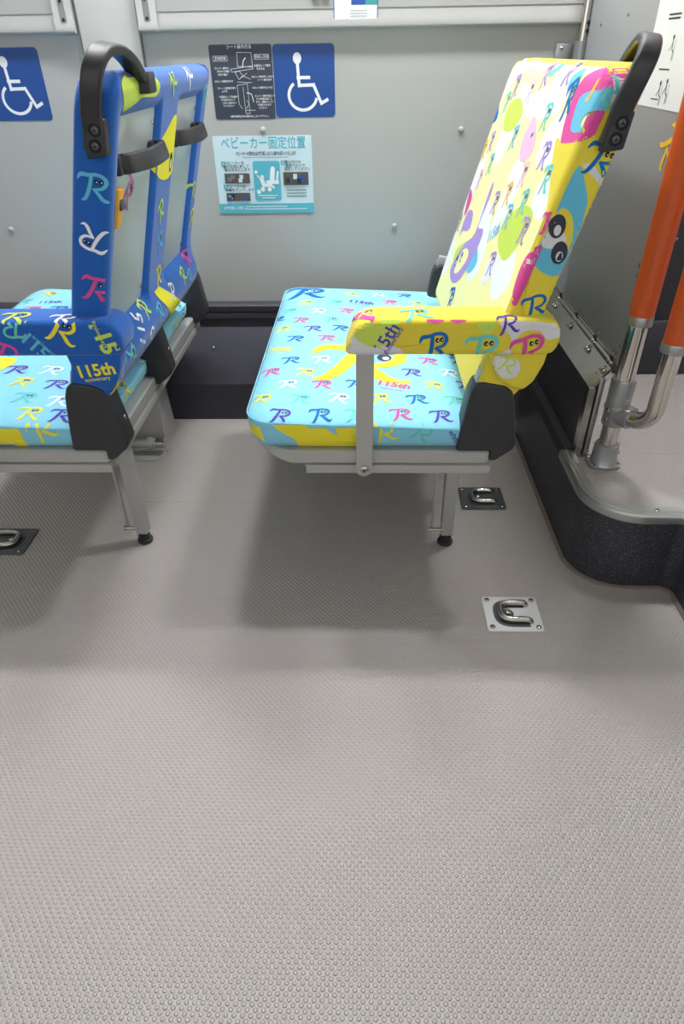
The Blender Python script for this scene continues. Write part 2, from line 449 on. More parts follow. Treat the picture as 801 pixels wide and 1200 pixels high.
def recess(v, z):
    k = 0
    for a, b in PANELS:
        q = sstep(a-.006, a+.010, v)*(1-sstep(b-.010, b+.006, v))*sstep(.596, .620, z)*(1-sstep(.960, .985, z))
        k = max(k, q)
    return k
TB = .066
def thick(z):
    return TB+.002*math.exp(-((z-1.005)/.03)**2)+.030*math.exp(-((z-.545)/.05)**2)
def make_backrest():
    zs = sorted(set([ZB+q for q in (0, .002, .005, .009, .014, .022)]+[ZTOP-q for q in (0, .0012, .003, .006, .010, .015, .022, .03)]+[ZB+.03+i*(ZTOP-.06-ZB)/70 for i in range(71)]))
    fr = sorted(set([0, .0015, .004, .008, .013, .02]+[.03+i*(BW-.06)/90 for i in range(91)]+[BW-q for q in (0, .0015, .004, .008, .013, .02)]))
    b = bmesh.new(); Fg, Bg = [], []
    rc = .05
    for z in zs:
        d = z-(ZTOP-rc); c = rc-math.sqrt(max(0, rc*rc-d*d)) if d > 0 else 0
        rf, rb = [], []
        for q in fr:
            v = c+q*(BW-2*c)/BW
            e = max(0, min(q, BW-q, ZTOP-z+.0*q, z-ZB))
            er = max(0, min(q, BW-q, z-ZB)); et = ZTOP-z
            def dl(r):
                if et < .03 and et < er: return .029-math.sqrt(max(0, .029**2-(.029-min(et, .029))**2))
                return r-math.sqrt(max(0, r*r-(r-e)**2)) if e < r else 0
            T = thick(z)
            belly = .010*math.sin(PI*max(0, min(1, q/BW)))**.5*math.sin(PI*(z-ZB)/(ZTOP-ZB))
            rf.append(b.verts.new((uf(z)+dl(.014)-belly*.5, v, z)))
            rb.append(b.verts.new((uf(z)+T-dl(.017)-.018*recess(v, z), v, z)))
        Fg.append(rf); Bg.append(rb)
    nz, nv = len(zs), len(fr)
    for i in range(nz-1):
        for j in range(nv-1):
            b.faces.new((Fg[i][j], Fg[i+1][j], Fg[i+1][j+1], Fg[i][j+1]))
            b.faces.new((Bg[i][j], Bg[i][j+1], Bg[i+1][j+1], Bg[i+1][j]))
        b.faces.new((Fg[i][0], Bg[i][0], Bg[i+1][0], Fg[i+1][0])); b.faces.new((Fg[i][-1], Fg[i+1][-1], Bg[i+1][-1], Bg[i][-1]))
    for j in range(nv-1):
        b.faces.new((Fg[0][j], Fg[0][j+1], Bg[0][j+1], Bg[0][j])); b.faces.new((Fg[-1][j], Bg[-1][j], Bg[-1][j+1], Fg[-1][j+1]))
    return b
def make_seat(loc, label, back_mat, arm_mat):
    s = empty('double_seat', loc, label, 'seat', 'double seats along the bus wall')
    P = {}
    # cushion
    rings = []
    for ins, z in ((.030, .3835), (.012, .386), (.004, .400), (0, .418), (0, .430), (.0015, .4355), (.005, .4375), (.014, .443), (.04, .449), (.09, .453), (.15, .455), (.2, .4555)):
        k = max(0, (z-.383)/.05)
        rings.append([(u, v, z-.042*(u+.17)*min(1, k)+(.0)) for u, v in outline(-.452, .035, .004, WID, (.055, .02, .03, .05), ins)])
    c = P['cushion'] = obj('cushion', loft(rings), SKYB, s, ang=60)
    # piping seam around the top edge
    ring = [(u, v, .4362-.042*(u+.17)) for u, v in outline(-.452, .035, .004, WID, (.055, .02, .03, .05), -.0006)]
    obj('seam', sweep(ring+ring[:1], circ(.0013, 6), (0, 0, 1), False), SKYB, c)
    # metal tray and rails
    rings = []
    for ins, z in ((.02, .352), (.006, .350), (.0, .356), (.0, .380), (.004, .3835), (.03, .3835)):
        rings.append([(u, v, z+.03*max(0, -.36-u)/.09*(1 if z < .375 else .3)) for u, v in outline(-.436, .050, -.001, WID-.005, (.075, .006, .02, .06), ins)])
    obj('seat_tray', loft(rings), GREYMET, s, ang=35)
    obj('lower_rail', prism([(-.334, .332), (-.330, .3345), (-.330, .349), (-.334, .351), (.047, .351), (.051, .348), (.051, .335), (.047, .332)], XZ, -.004, .024, .001, 1), GREYMET, s)
    obj('lower_rail', box(.028, .053, .024, WID-.02, .331, .349, .002), GREYMET, s)
    obj('lower_rail', box(-.30, .03, WID-.045, WID-.02, .331, .349, .002), GREYMET, s)
    # plastic end covers: aisle side, middle and wall side
    prof = [(-.022, .384), (-.018, .43), (-.008, .505), (.000, .526), (.016, .536), (.060, .528), (.074, .517), (.080, .50), (.096, .40), (.092, .388), (.060, .362), (.046, .361), (.046, .384)]
    for i, (a, b2) in enumerate(((-.004, .052), (.368, .418), (.815, .862))):
        e = obj('end_cover', prism(prof, XZ, a, b2, .006, 3), PLASTIC, s, ang=50)
        if i < 2: screw(e, (.0885, (a+b2)/2+.008, .445), (.98, 0, .17), .006, STEEL, 'cover_screw', False)
        obj('tilt_plate', prism([(.002, .52), (.055, .52), (.058, .548), (.012, .556)], XZ, a+.014, b2-.012, .002), GREYMET, s)
    # leg with foot and folding stay
    lg = obj('leg', prism([(-.010, .034), (.020, .034), (.0205, .345), (-.0105, .345)], XZ, .166, .196, .002), GREYMET, s)
    obj('rubber_foot', lathe([(.014, 0), (.0195, .002), (.0205, .007), (.019, .011), (.013, .013), (.013, .016), (.0155, .018), (.0155, .021), (.009, .023), (.007, .034)], (.004, .181, 0)), PLASTIC, lg)
    obj('folding_stay', box(-.036, -.030, .174, .186, .045, .345, .002), GREYMET, lg)
    obj('pivot_pin', lathe([(.004, -.040), (.006, -.040), (.006, -.034), (.004, -.034), (.004, -.012), (.006, -.012), (.006, -.008)], (0, .172, .05), 'x', 12), STEEL, lg)
    # pedestal near the wall
    pd = obj('pedestal', prism([(.655, .004), (.80, .004), (.762, .20), (.745, .334), (.715, .334), (.69, .20)], YZ, -.30, -.060, .002), GREYMET, s)
    obj('floor_flange', box(-.31, -.050, .645, .812, 0, .008, .002), GREYMET, pd)
    obj('support_bar', box(-.30, .045, .715, .775, .318, .340, .003), GREYMET, pd)
    obj('link_tube', tube([(-.30, .63, .042), (-.062, .63, .042)], .014), GREYMET, pd)
    obj('link_collar', tube([(-.105, .63, .042), (-.088, .63, .042)], .019), GREYMET, pd)
    obj('link_collar', tube([(-.078, .63, .042), (-.052, .63, .042)], .017), STEEL, pd)
    obj('foot_plate', prism(rrect(.16, .09, .03), lambda p, a: (p[0]-.14, p[1]+.63, a), 0, .006, .002), GREYMET, pd)
    # backrest and its rear panels
    bk = P['backrest'] = obj('backrest', make_backrest(), back_mat, s, ang=50)
    P['rear_panels'] = []
    for a, b2 in PANELS:
        z0, z1 = .612, .972
        f = lambda p, d: (uf(p[1])+TB-.016+d, p[0], p[1])
        rr = [((a+b2)/2+x, (z0+z1)/2+y) for x, y in rrect(b2-a-.004, z1-z0, .012)]
        pn = obj('rear_panel', prism(rr, f, 0, .004, .001, 1), PANEL, s); P['rear_panels'].append(pn)
        for v in (b2-.016,):
            for z in (.945, .640): screw(pn, (uf(z)+TB-.0115, v, z), (.96, 0, -.27), .0045, STEEL, 'panel_rivet', False)
        # grip bow across the panel
        z = .90; u0 = uf(z)+TB-.012
        path = catmull([(u0, a+.026, z), (u0+.018, a+.030, z+.001), (u0+.028, a+.055, z+.001), (u0+.039, a+.11, z+.001), (u0+.034, b2-.045, z+.001), (u0+.026, b2-.024, z+.001), (u0, b2-.022, z)], 6)
        gp = obj('rear_grip', sweep(path, rrect(.031, .012, .004, 3), (-.25, 0, 1)), RUBBER, s)
        for v in (a+.022, b2-.022): obj('grip_foot', box(u0-.004, u0+.014, v-.017, v+.017, z-.015, z+.015, .004), PLASTIC, gp)
    # armrest on its flat post
    ar = P['armrest'] = obj('armrest', prism([(-.246, .604), (-.240, .622), (-.228, .650), (-.212, .660), (-.19, .664), (.11, .664), (.128, .658), (.139, .643), (.140, .620), (.134, .602), (.122, .597), (-.238, .597)], XZ, -.024, .058, .011, 4), arm_mat, s, ang=60)
    obj('seam', box(-.228, .125, -.0248, -.0235, .6475, .6495), arm_mat, ar, False)
    po = obj('armrest_post', prism([(-.226, .60), (-.226, .346)]+[(-.209+.017*math.cos(math.radians(t)), .346+.017*math.sin(math.radians(t))) for t in range(195, 360, 15)]+[(-.192, .346), (-.192, .60)], XZ, -.0125, -.0055, .001, 1), GREYMET, s)
    screw(po, (-.209, -.0125, .346), (0, -1, 0), .008)
    obj('washer', lathe([(.0115, 0), (.0115, -.0016), (.009, -.002)], (-.209, -.0125, .346), 'y', 18), STEEL, po)
    P['sleeve'] = obj('armrest_sleeve', prism([(.018, .615), (.128, .615), (.122, .575), (.108, .540), (.090, .522), (.070, .526), (.040, .545), (.026, .575)], XZ, -.013, .034, .008, 3), back_mat, s, ang=60)
    # grab handle looping over the aisle-side top corner
    path = catmull([(.158, -.010, .928), (.163, -.012, .950), (.168, -.016, .980), (.178, -.021, 1.015), (.187, -.015, 1.040), (.195, .010, 1.056), (.202, .05, 1.056), (.206, .09, 1.042), (.206, .122, 1.022), (.204, .14, 1.006)], 6)
    gh = P['handle'] = obj('grab_handle', sweep(path, rrect(.031, .015, .005, 4), (1, 0, -.15)), RUBBER, s)
    obj('handle_end', prism([(.146, .918), (.180, .922), (.186, .972), (.155, .976)], XZ, -.020, .004, .004, 3), PLASTIC, gh)
    for u, z in ((.1645, .936), (.169, .957)):
        obj('screw_cup', lathe([(.0095, 0), (.0095, -.002), (.007, -.002), (.006, 0)], (u, -.020, z), 'y', 18), INK['black'], gh)
        screw(gh, (u, -.0195, z), (0, -1, 0), .0062, mat('dark_screw', (96, 96, 98), .4, .7))
    obj('handle_end', box(.186, .224, .122, .168, .996, 1.028, .005), PLASTIC, gh)
    return s, P
RX, LX, SY = .215, -.576, 1.135
seatR, PR = make_seat((RX, SY, 0), 'double seat with bright yellow, white and pink backrest and sky-blue cushion beside the orange poles', YEL, YEL)
seatL, PL = make_seat((LX, SY, 0), 'double seat with royal-blue backrest cloth, blue armrest and grey rear panels', BLUE, BLUE)
bpy.context.view_layer.update()
#PRINTS_BEGIN
# ------------------------------------------------------------------ printed cloth
YUP = (0, 1, 0); ZUP = (0, 0, 1)
def zoomed(x0, y0, k):
    return lambda x, y: (x0+x*k, y0+y*k)
# sky-blue cushion of the yellow-backed seat
p = Print(PR['cushion']); q = zoomed(270, 310, .362)
big = [(0.0, [(-.62, .40), (-.50, .50), (-.2, .44), (.16, .48), (.42, .34), (.46, .10), (.25, -.12), (.02, -.16)], [.04, .17, .15, .15, .15, .14, .12, .08])]
def big_letter(pr, px, py, ink, size, rot=0, up=YUP, eyes=True, sx=1):
    fr = pr.frame(px, py, up)
    if not fr: return
    for pts, w in R_STROKES: pr.lay(fr, stroke2d([(x*sx, y) for x, y in pts], [a*1.15 for a in w], 12), ink, rot, size, lift=1)
    if eyes:
        for dx, dy in ((.12, .22), (.32, .18)):
            pr.lay(fr, disc2d(dx*sx, dy, .085*sx, .10, 16), 'slate', rot, size, lift=2); pr.lay(fr, disc2d((dx+.02)*sx, dy-.02, .04*sx, .045, 12), 'white', rot, size, lift=3)
big_letter(p, *q(405, 318), 'yellow', .215, -.05, sx=.95)
big_letter(p, *q(238, 92), 'blue', .105, 0)
for zx, zy, ink in ((350, 75, 'purple'), (433, 73, 'pink'), (518, 73, 'yellow'), (240, 125, 'yellow'), (335, 123, 'teal'), (513, 123, 'pink'), (600, 127, 'yellow'),
        (388, 98, 'yellow'), (475, 98, 'white'), (560, 101, 'blue'), (648, 101, 'white'), (188, 152, 'teal'), (282, 151, 'white'), (372, 150, 'pink'), (225, 181, 'pink'),
        (325, 179, 'teal'), (150, 184, 'blue'), (165, 211, 'yellow'), (265, 208, 'purple'), (352, 206, 'blue'), (207, 241, 'blue'), (308, 238, 'pink'), (192, 311, 'blue'),
        (292, 308, 'white'), (128, 350, 'pink'), (240, 349, 'yellow'), (182, 388, 'white'), (293, 389, 'pink'), (402, 387, 'blue'), (97, 437, 'yellow'), (222, 436, 'teal'),
        (348, 432, 'white'), (480, 434, 'yellow'), (600, 437, 'blue'), (725, 441, 'teal'), (157, 488, 'purple'), (287, 487, 'blue'), (402, 487, 'teal'), (547, 485, 'pink'),
        (677, 491, 'purple'), (637, 313, 'pink'), (735, 315, 'blue'), (583, 350, 'purple'), (703, 352, 'white'), (653, 392, 'yellow'), (757, 395, 'purple')):
    p.letter(*q(zx, zy), ink, .040, random.uniform(-.2, .2), YUP)
for zx, zy, ink, r in ((605, 82, 'blue', -.1), (422, 123, 'purple', -.25), (148, 276, 'yellow', -.2), (527, 390, 'pink', -.25)):
    fr = p.frame(*q(zx, zy), YUP)
    if fr:
        p.text(0, 0, '115th', ink, .033, r, YUP, .035, fr); p.text(0, 0, 'anniversary', ink, .0105, r, YUP, .02, fr, (-.005, -.021))
# aisle-side face of that cushion
q = zoomed(270, 470, .2247)
p.area([q(*c) for c in ((175, 148), (330, 200), (350, 225), (330, 272), (440, 274), (445, 230), (585, 274), (672, 274), (660, 140), (530, 142), (555, 190), (470, 146))], 'yellow', .006, False)
p.area([q(*c) for c in ((92, 110), (150, 140), (175, 215), (110, 165))], 'yellow', .006, False)
q = zoomed(390, 320, .362)
p.letter(*q(162, 518), 'yellow', .045, .3, ZUP); p.letter(*q(282, 515), 'teal', .04, -.4, ZUP, False); p.text(*q(396, 535), 'anniv', 'purple', .02, -1.1, ZUP); p.letter(*q(350, 578), 'blue', .035, .3, ZUP, False)
p.letter(*q(192, 580), 'pink', .03, .3, ZUP, False)
p.done()
# sky-blue cushion of the blue-backed seat
p = Print(PL['cushion']); q = zoomed(0, 320, .2)
for zx, zy, ink in ((90, 567, 'purple'), (297, 570, 'white'), (120, 638, 'yellow'), (323, 653, 'purple'), (137, 730, 'teal'), (340, 750, 'white'), (167, 820, 'yellow'), (352, 833, 'purple'),
        (282, 83, 'purple'), (283, 125, 'yellow'), (140, 172, 'teal'), (400, 90, 'pink'), (340, 210, 'blue'), (180, 212, 'pink')):
    p.letter(*q(zx, zy), ink, .046, random.uniform(-.1, .2), YUP)
p.area([q(*c) for c in ((150, 105), (190, 96), (225, 98), (190, 108))], 'blue', .02)
fr = p.frame(*q(293, 172), YUP)
if fr: p.text(0, 0, '115th', 'purple', .030, .1, YUP, .02, fr)
p.area([q(*c) for c in ((-40, 500), (95, 503), (60, 545), (-40, 575))], 'yellow', .01)
p.area([q(*c) for c in ((-30, 898), (103, 906), (185, 1038), (-30, 1038))], 'yellow', .006, False)
p.letter(*q(235, 922), 'yellow', .05, .5, ZUP); p.letter(*q(355, 1025), 'pink', .045, .3, ZUP, False)
p.letter(172, 422, 'white', .05, -1.2, ZUP); p.letter(147, 457, 'yellow', .05, .2, ZUP); p.letter(159, 462, 'pink', .035, .6, ZUP, False)
p.letter(206, 380, 'yellow', .05, .2, ZUP, False); p.text(214, 363, '115th', 'blue', .026, 1.2, ZUP)
p.done()
# blue backrest
p = Print(PL['backrest']); q = zoomed(0, 0, .3246)
LSIDE = ((0, SY, 0), (0, -1, 0)); LREAR = ((LX+uf(.8)+TB, SY, .8), (.964, 0, -.265)); RUP = (.265, 0, .964)
for zx, zy, ink, sz, r in ((333, 676, 'cyan', .044, -.15), (340, 866, 'white', .042, 2.7), (343, 1045, 'pink', .046, -.35)): p.letter(0, 0, ink, sz, r, fr=p.on_plane(*q(zx, zy), *LSIDE, ZUP))
p.area([q(*c) for c in ((302, 485), (312, 470), (318, 490), (322, 505), (310, 500))], 'teal', .006, plane=LSIDE)
p.area([q(*c) for c in ((440, 300), (500, 262), (545, 262), (572, 300), (560, 345), (510, 352), (478, 380), (450, 405), (440, 350))], 'lime', .006, plane=LREAR, reach=.08)
p.area([q(*c) for c in ((560, 555), (600, 470), (636, 415), (628, 560), (608, 640), (570, 640))], 'yellow', .006, plane=LREAR)
fr = p.frame(*q(614, 585), ZUP)
if fr: p.lay(fr, disc2d(0, 0, .012, .020, 16), 'black', lift=2); p.lay(fr, disc2d(.001, -.003, .006, .010, 12), 'white', lift=3)
for zx, zy, ink, r in ((625, 300, 'lime', .9), (683, 275, 'white', .9), (738, 345, 'teal', .3), (578, 762, 'lime', .5), (575, 875, 'cyan', .5), (570, 995, 'yellow', .1), (695, 690, 'lime', .2), (690, 785, 'yellow', .2), (692, 885, 'white', -.2), (677, 935, 'pink', .5)):
    p.letter(*q(zx, zy), ink, .046, r, ZUP, sx=.8)
fr = p.frame(*q(755, 388), ZUP)
if fr: p.lay(fr, disc2d(0, 0, .010, .016, 14), 'white', lift=2); p.lay(fr, disc2d(0, 0, .006, .010, 12), 'slate', lift=3)
q = zoomed(0, 200, .3246)
for zx, zy, ink, r in ((525, 500, 'lime', .3), (455, 585, 'yellow', .5), (447, 650, 'cyan', .2), (482, 672, 'teal', .6), (545, 600, 'white', .3), (578, 510, 'cyan', .3), (660, 380, 'lime', .4), (685, 385, 'cyan', .3), (620, 435, 'white', -.3), (425, 770, 'yellow', .2)):
    p.letter(*q(zx, zy), ink, .042, r, ZUP, sx=.8)
p.text(*q(510, 572), '115', 'white', .05, 1.1, ZUP)
p.area([q(*c) for c in ((612, 520), (632, 465), (650, 470), (640, 500), (618, 535))], 'yellow', .006)
p.done()
# blue armrest
p = Print(PL['armrest']); q = zoomed(0, 200, .3246)
p.letter(*q(48, 530), 'lime', .050, .1, (0, .6, .8)); p.letter(*q(222, 535), 'white', .046, .1, (0, .7, .7)); p.letter(*q(50, 570), 'teal', .038, 3.1, ZUP, False)
p.letter(*q(212, 573), 'yellow', .052, -.35, ZUP); p.letter(*q(15, 660), 'pink', .044, -.4, ZUP, False); p.letter(*q(325, 668), 'white', .05, .4, ZUP, False)
p.text(*q(150, 655), '115th', 'cyan', .036, -.9, ZUP, .02); p.text(*q(168, 640), 'anniversary', 'cyan', .013, -.9, ZUP, .01)
p.text(*q(370, 600), '115', 'lime', .045, -1.3, ZUP, .03); p.text(*q(358, 590), 'anniversary', 'lime', .012, -1.3, ZUP, .01)
p.done()
# yellow armrest
p = Print(PR['armrest']); q = zoomed(395, 345, .3433)
p.area([q(*c) for c in ((22, 120), (35, 70), (55, 80), (60, 140), (100, 170), (200, 178), (215, 205), (60, 212), (30, 200))], 'grey', .005)
p.area([q(*c) for c in ((50, 100), (80, 84), (150, 88), (212, 90), (205, 130), (180, 165), (130, 180), (85, 165), (55, 130))], 'lime', .005)
p.area([q(*c) for c in ((480, 88), (535, 88), (540, 115), (515, 138), (485, 125))], 'lime', .005)
p.area([q(*c) for c in ((555, 95), (680, 95), (740, 100), (775, 75), (778, 130), (720, 155), (690, 125), (640, 125), (605, 160), (590, 190), (600, 210), (545, 206), (590, 180), (588, 140))], 'grey', .005)
p.area([q(*c) for c in ((305, 86), (365, 88), (345, 98), (320, 98))], 'pink', .004); p.area([q(*c) for c in ((385, 88), (440, 88), (420, 98), (400, 97))], 'pink', .004)
fr = p.on_plane(*q(160, 165), (0, SY-.024, 0), (0, -1, 0), ZUP); p.text(0, 0, '115th', 'purple', .033, 1.05, ZUP, .02, fr); p.text(0, 0, 'anniversary', 'purple', .0125, 1.05, ZUP, .01, fr, (.0165, .003))
p.letter(*q(330, 178), 'blue', .052, .2, ZUP, sx=.9); p.letter(*q(490, 190), 'teal', .056, .1, ZUP); p.letter(*q(648, 192), 'pink', .056, .3, ZUP); p.letter(*q(580, 98), 'purple', .034, .2, ZUP, False)
# its top side
for pts, ink in ((((170, 60), (215, 48), (290, 50), (330, 70), (300, 84), (190, 84)), 'cyan'), (((370, 78), (430, 50), (560, 46), (540, 62), (470, 80)), 'cyan'), (((560, 46), (680, 48), (685, 84), (590, 86)), 'cyan'),
        (((30, 70), (60, 55), (110, 58), (120, 80), (60, 84)), 'pink'), (((225, 70), (300, 62), (298, 84), (230, 84)), 'grey'), (((700, 64), (750, 66), (740, 74), (700, 72)), 'lime')):
    p.area([q(*c) for c in pts], ink, .006)
p.letter(*q(265, 68), 'teal', .05, .2, (0, .7, .7)); p.letter(*q(90, 68), 'lime', .04, .2, (0, .7, .7))
p.done()
# bright backrest: front, aisle-side face and tail
p = Print(PR['backrest']); q = zoomed(500, 60, .3246); q2 = zoomed(500, 230, .27466)
def zpix(f, *c): return [f(*x) for x in c]
FRONT = ((RX+uf(.8), SY, .8), (-.964, 0, .265)); SIDE = ((RX, SY, 0), (0, -1, 0)); BOTH = (FRONT, SIDE)
FUP = (.265, 0, .964)
def on_side(px, py): return p.on_plane(px, py, *SIDE, ZUP)
# front: pale yellow ground streaked with white
p.area(zpix(q, (230, -40), (760, -40), (600, 320), (440, 800), (380, 1000), (-60, 1000), (40, 700)), 'cream', .012, False, plane=FRONT)
for c, ink in ((((300, 40), (340, 25), (330, 80), (270, 180), (230, 260), (200, 330), (190, 300)), 'white'), (((560, 70), (500, 60), (450, 120), (380, 160), (360, 230), (400, 250), (470, 230), (500, 180)), 'white'),
        (((350, 120), (380, 150), (350, 240), (300, 330), (270, 400), (240, 390), (290, 260)), 'white'), (((480, 230), (505, 240), (470, 360), (440, 420), (400, 400), (430, 300)), 'white'), (((330, 400), (360, 420), (330, 520), (290, 600), (250, 680), (240, 640), (290, 500)), 'white'),
        (((180, 380), (220, 380), (190, 480), (130, 590), (120, 540)), 'white'), (((440, 450), (455, 480), (420, 600), (385, 590), (400, 500)), 'white'), (((210, 560), (240, 560), (230, 680), (190, 800), (150, 830), (180, 700)), 'white'), (((290, 740), (330, 720), (300, 850), (240, 900), (240, 820)), 'white'), (((90, 650), (110, 660), (80, 780), (50, 800)), 'white'), (((230, 760), (270, 740), (250, 800), (200, 850)), 'white'),
        (((290, 620), (350, 560), (390, 590), (345, 690), (285, 760), (265, 690)), 'lime'), (((300, 200), (340, 170), (350, 230), (310, 290), (280, 280)), 'lime'), (((110, 540), (140, 520), (130, 600), (95, 640)), 'lime'), (((110, 720), (160, 690), (150, 780), (100, 790)), 'lime'),
        (((325, 90), (345, 40), (395, 30), (390, 50), (350, 80)), 'rose'), (((345, 400), (350, 330), (395, 235), (400, 320), (380, 380)), 'rose'), (((440, 90), (470, 40), (480, 50), (455, 85)), 'cyan'), (((510, 140), (530, 85), (565, 60), (550, 110), (525, 140)), 'cyan'), (((235, 250), (262, 185), (258, 240), (240, 262)), 'blue'),
        (((140, 590), (160, 500), (168, 530), (150, 580)), 'pink'), (((150, 790), (185, 700), (190, 760), (165, 800)), 'cyan')):
    p.area(zpix(q, *c), ink, .010, plane=FRONT)
p.area(zpix(q2, (105, 350), (110, 300), (165, 210), (215, 160), (270, 0), (295, -60), (282, 0), (230, 130), (250, 145), (235, 200), (190, 290), (150, 350), (120, 372)), 'lilac', .006, plane=FRONT)
p.area(zpix(q2, (145, 170), (180, 70), (205, 70), (195, 130), (180, 150), (160, 150)), 'lilac', .006, plane=FRONT)
p.area(zpix(q2, (122, 320), (160, 235), (185, 230), (180, 270), (140, 325)), 'cream', .006, plane=FRONT)
for zx, zy in ((133, 278), (155, 262)):
    fr = p.on_plane(*q2(zx, zy), *FRONT, ZUP)
    p.lay(fr, disc2d(0, 0, .010, .014, 14), 'slate', lift=2); p.lay(fr, disc2d(.002, -.003, .0045, .006, 10), 'white', lift=3)
random.seed(9)
for zx, zy, ink in ((325, 130, 'lilac'), (290, 190, 'teal'), (375, 150, 'rose'), (430, 90, 'lilac'), (515, 70, 'lilac'), (320, 315, 'cyan'), (375, 330, 'rose'), (435, 240, 'teal'), (237, 330, 'lilac'), (235, 410, 'teal'), (430, 380, 'lilac'),
        (355, 450, 'rose'), (165, 430, 'rose'), (195, 465, 'rose'), (355, 550, 'teal'), (255, 550, 'lilac'), (300, 600, 'cyan'), (355, 650, 'lilac'), (120, 620, 'lilac'), (92, 640, 'blue'), (240, 770, 'lilac'), (300, 520, 'gold'), (435, 465, 'teal'), (210, 360, 'gold')):
    p.letter(0, 0, ink, .048, random.uniform(.1, .4), fr=p.on_plane(*q(zx, zy), *FRONT, FUP), sx=.85)
p.text(0, 0, '115th', 'cyan', .034, .5, fr=p.on_plane(*q(250, 660), *FRONT, FUP), bold=.02)
p.letter(0, 0, 'blue', .06, .3, fr=p.on_plane(*q2(105, 440), *FRONT, FUP))
# bold print running over the edge between front and side
for c, ink in ((((470, 330), (500, 330), (600, 300), (640, 270), (690, 60), (740, 80), (770, 140), (700, 380), (560, 640), (450, 900), (360, 1000), (350, 900), (400, 720), (440, 560)), 'lemon'),
        (((490, 320), (515, 215), (560, 110), (610, 62), (690, 46), (748, 76), (742, 122), (700, 110), (680, 135), (600, 150), (560, 165), (535, 230), (525, 290), (560, 295), (605, 300), (560, 325), (500, 335)), 'pink'),
        (((525, 290), (535, 230), (560, 165), (610, 140), (676, 130), (660, 180), (640, 215), (590, 220), (560, 255), (560, 290)), 'cyan'), (((565, 290), (590, 225), (640, 215), (620, 265), (600, 302)), 'pink'),
        (((684, 95), (735, 130), (700, 200), (665, 230), (672, 150)), 'grey'), (((560, 412), (600, 408), (640, 480), (628, 495), (605, 460)), 'grey'), (((610, 420), (660, 400), (700, 350), (690, 400), (650, 465)), 'lime'),
        (((475, 560), (545, 415), (570, 480), (577, 540), (565, 600), (545, 690), (510, 790), (455, 812), (405, 790), (385, 750), (420, 680), (440, 640), (470, 600)), 'cyan'),
        (((465, 600), (490, 565), (520, 590), (527, 640), (520, 690), (500, 720), (455, 690)), 'lemon'), (((440, 650), (490, 655), (500, 690), (450, 712), (415, 700)), 'grey')):
    for pl2 in BOTH: p.area(zpix(q, *c), ink, .0035, plane=pl2); p.layer -= 1
    p.layer += 1
c = ((365, 450), (390, 350), (430, 260), (480, 212), (490, 222), (450, 320), (400, 430), (380, 468))
for pl2 in BOTH: p.area(zpix(q2, *c), 'pink', .0035, plane=pl2); p.layer -= 1
p.layer += 1
p.letter(0, 0, 'gold', .075, .1, fr=p.on_plane(*q(640, 80), *FRONT, FUP), dots=False); p.letter(0, 0, 'blue', .06, .4, fr=p.on_plane(*q(518, 175), *FRONT, FUP), sx=.7)
p.letter(0, 0, 'teal', .036, 2.6, fr=on_side(*q(688, 165)), dots=False)
p.letter(0, 0, 'blue', .048, -.25, fr=on_side(*q(622, 392))); p.letter(0, 0, 'blue', .05, -.2, fr=p.on_plane(*q(543, 395), *FRONT, FUP), dots=False, sx=.8)
for zx, zy in ((470, 632), (476, 727)):
    fr = p.on_plane(*q(zx, zy), *SIDE, ZUP)
    p.lay(fr, area2d(disc2d(0, 0, .0135, .0185, 24)[0], .004), 'slate', lift=4); p.lay(fr, disc2d(.001, -.006, .006, .0085, 12), 'grey', lift=6)
p.letter(0, 0, 'pink', .036, .3, fr=p.on_plane(*q(428, 620), *FRONT, FUP), sx=.8)
p.letter(0, 0, 'white', .05, .3, fr=p.on_plane(*q2(425, 330), *FRONT, FUP), sx=.8)
p.letter(0, 0, 'blue', .04, .3, fr=on_side(*q2(455, 470)), dots=False)
p.done()
p = Print(PR['sleeve']); q = zoomed(395, 345, .3433)
p.area(zpix(q, (500, 215), (600, 215), (625, 250), (600, 285), (545, 280), (500, 262)), 'grey', .005); p.letter(*q(575, 238), 'lime', .03, -.3, ZUP, False)
p.done()
p = Print(PL['sleeve']); q = zoomed(0, 200, .3246)
p.text(*q(345, 722), '115th', 'yellow', .033, .12, ZUP, .03); p.text(*q(352, 752), 'anniversary', 'yellow', .011, .12, ZUP, .01)
p.done()
# small letter sticker and push button on the near rear panel
p = Print(PL['rear_panels'][0], 'letter_sticker')
p.letter(150, 222, GLOSS['pink'], .056, -.75, ZUP, sx=.8); p.done()
sb = obj('stop_button', box(0, .022, .030, .058, .805, .868, .005), mat('amber_plastic', (232, 168, 40), .4), seatL)
for v in sb.data.vertices: v.co.x += uf(v.co.z)+TB-.016
obj('button_window', box(uf(.845)+TB+.003, uf(.845)+TB+.0075, .034, .0585, .834, .858, .001), mat('button_window_dark', (70, 62, 74), .3), sb)
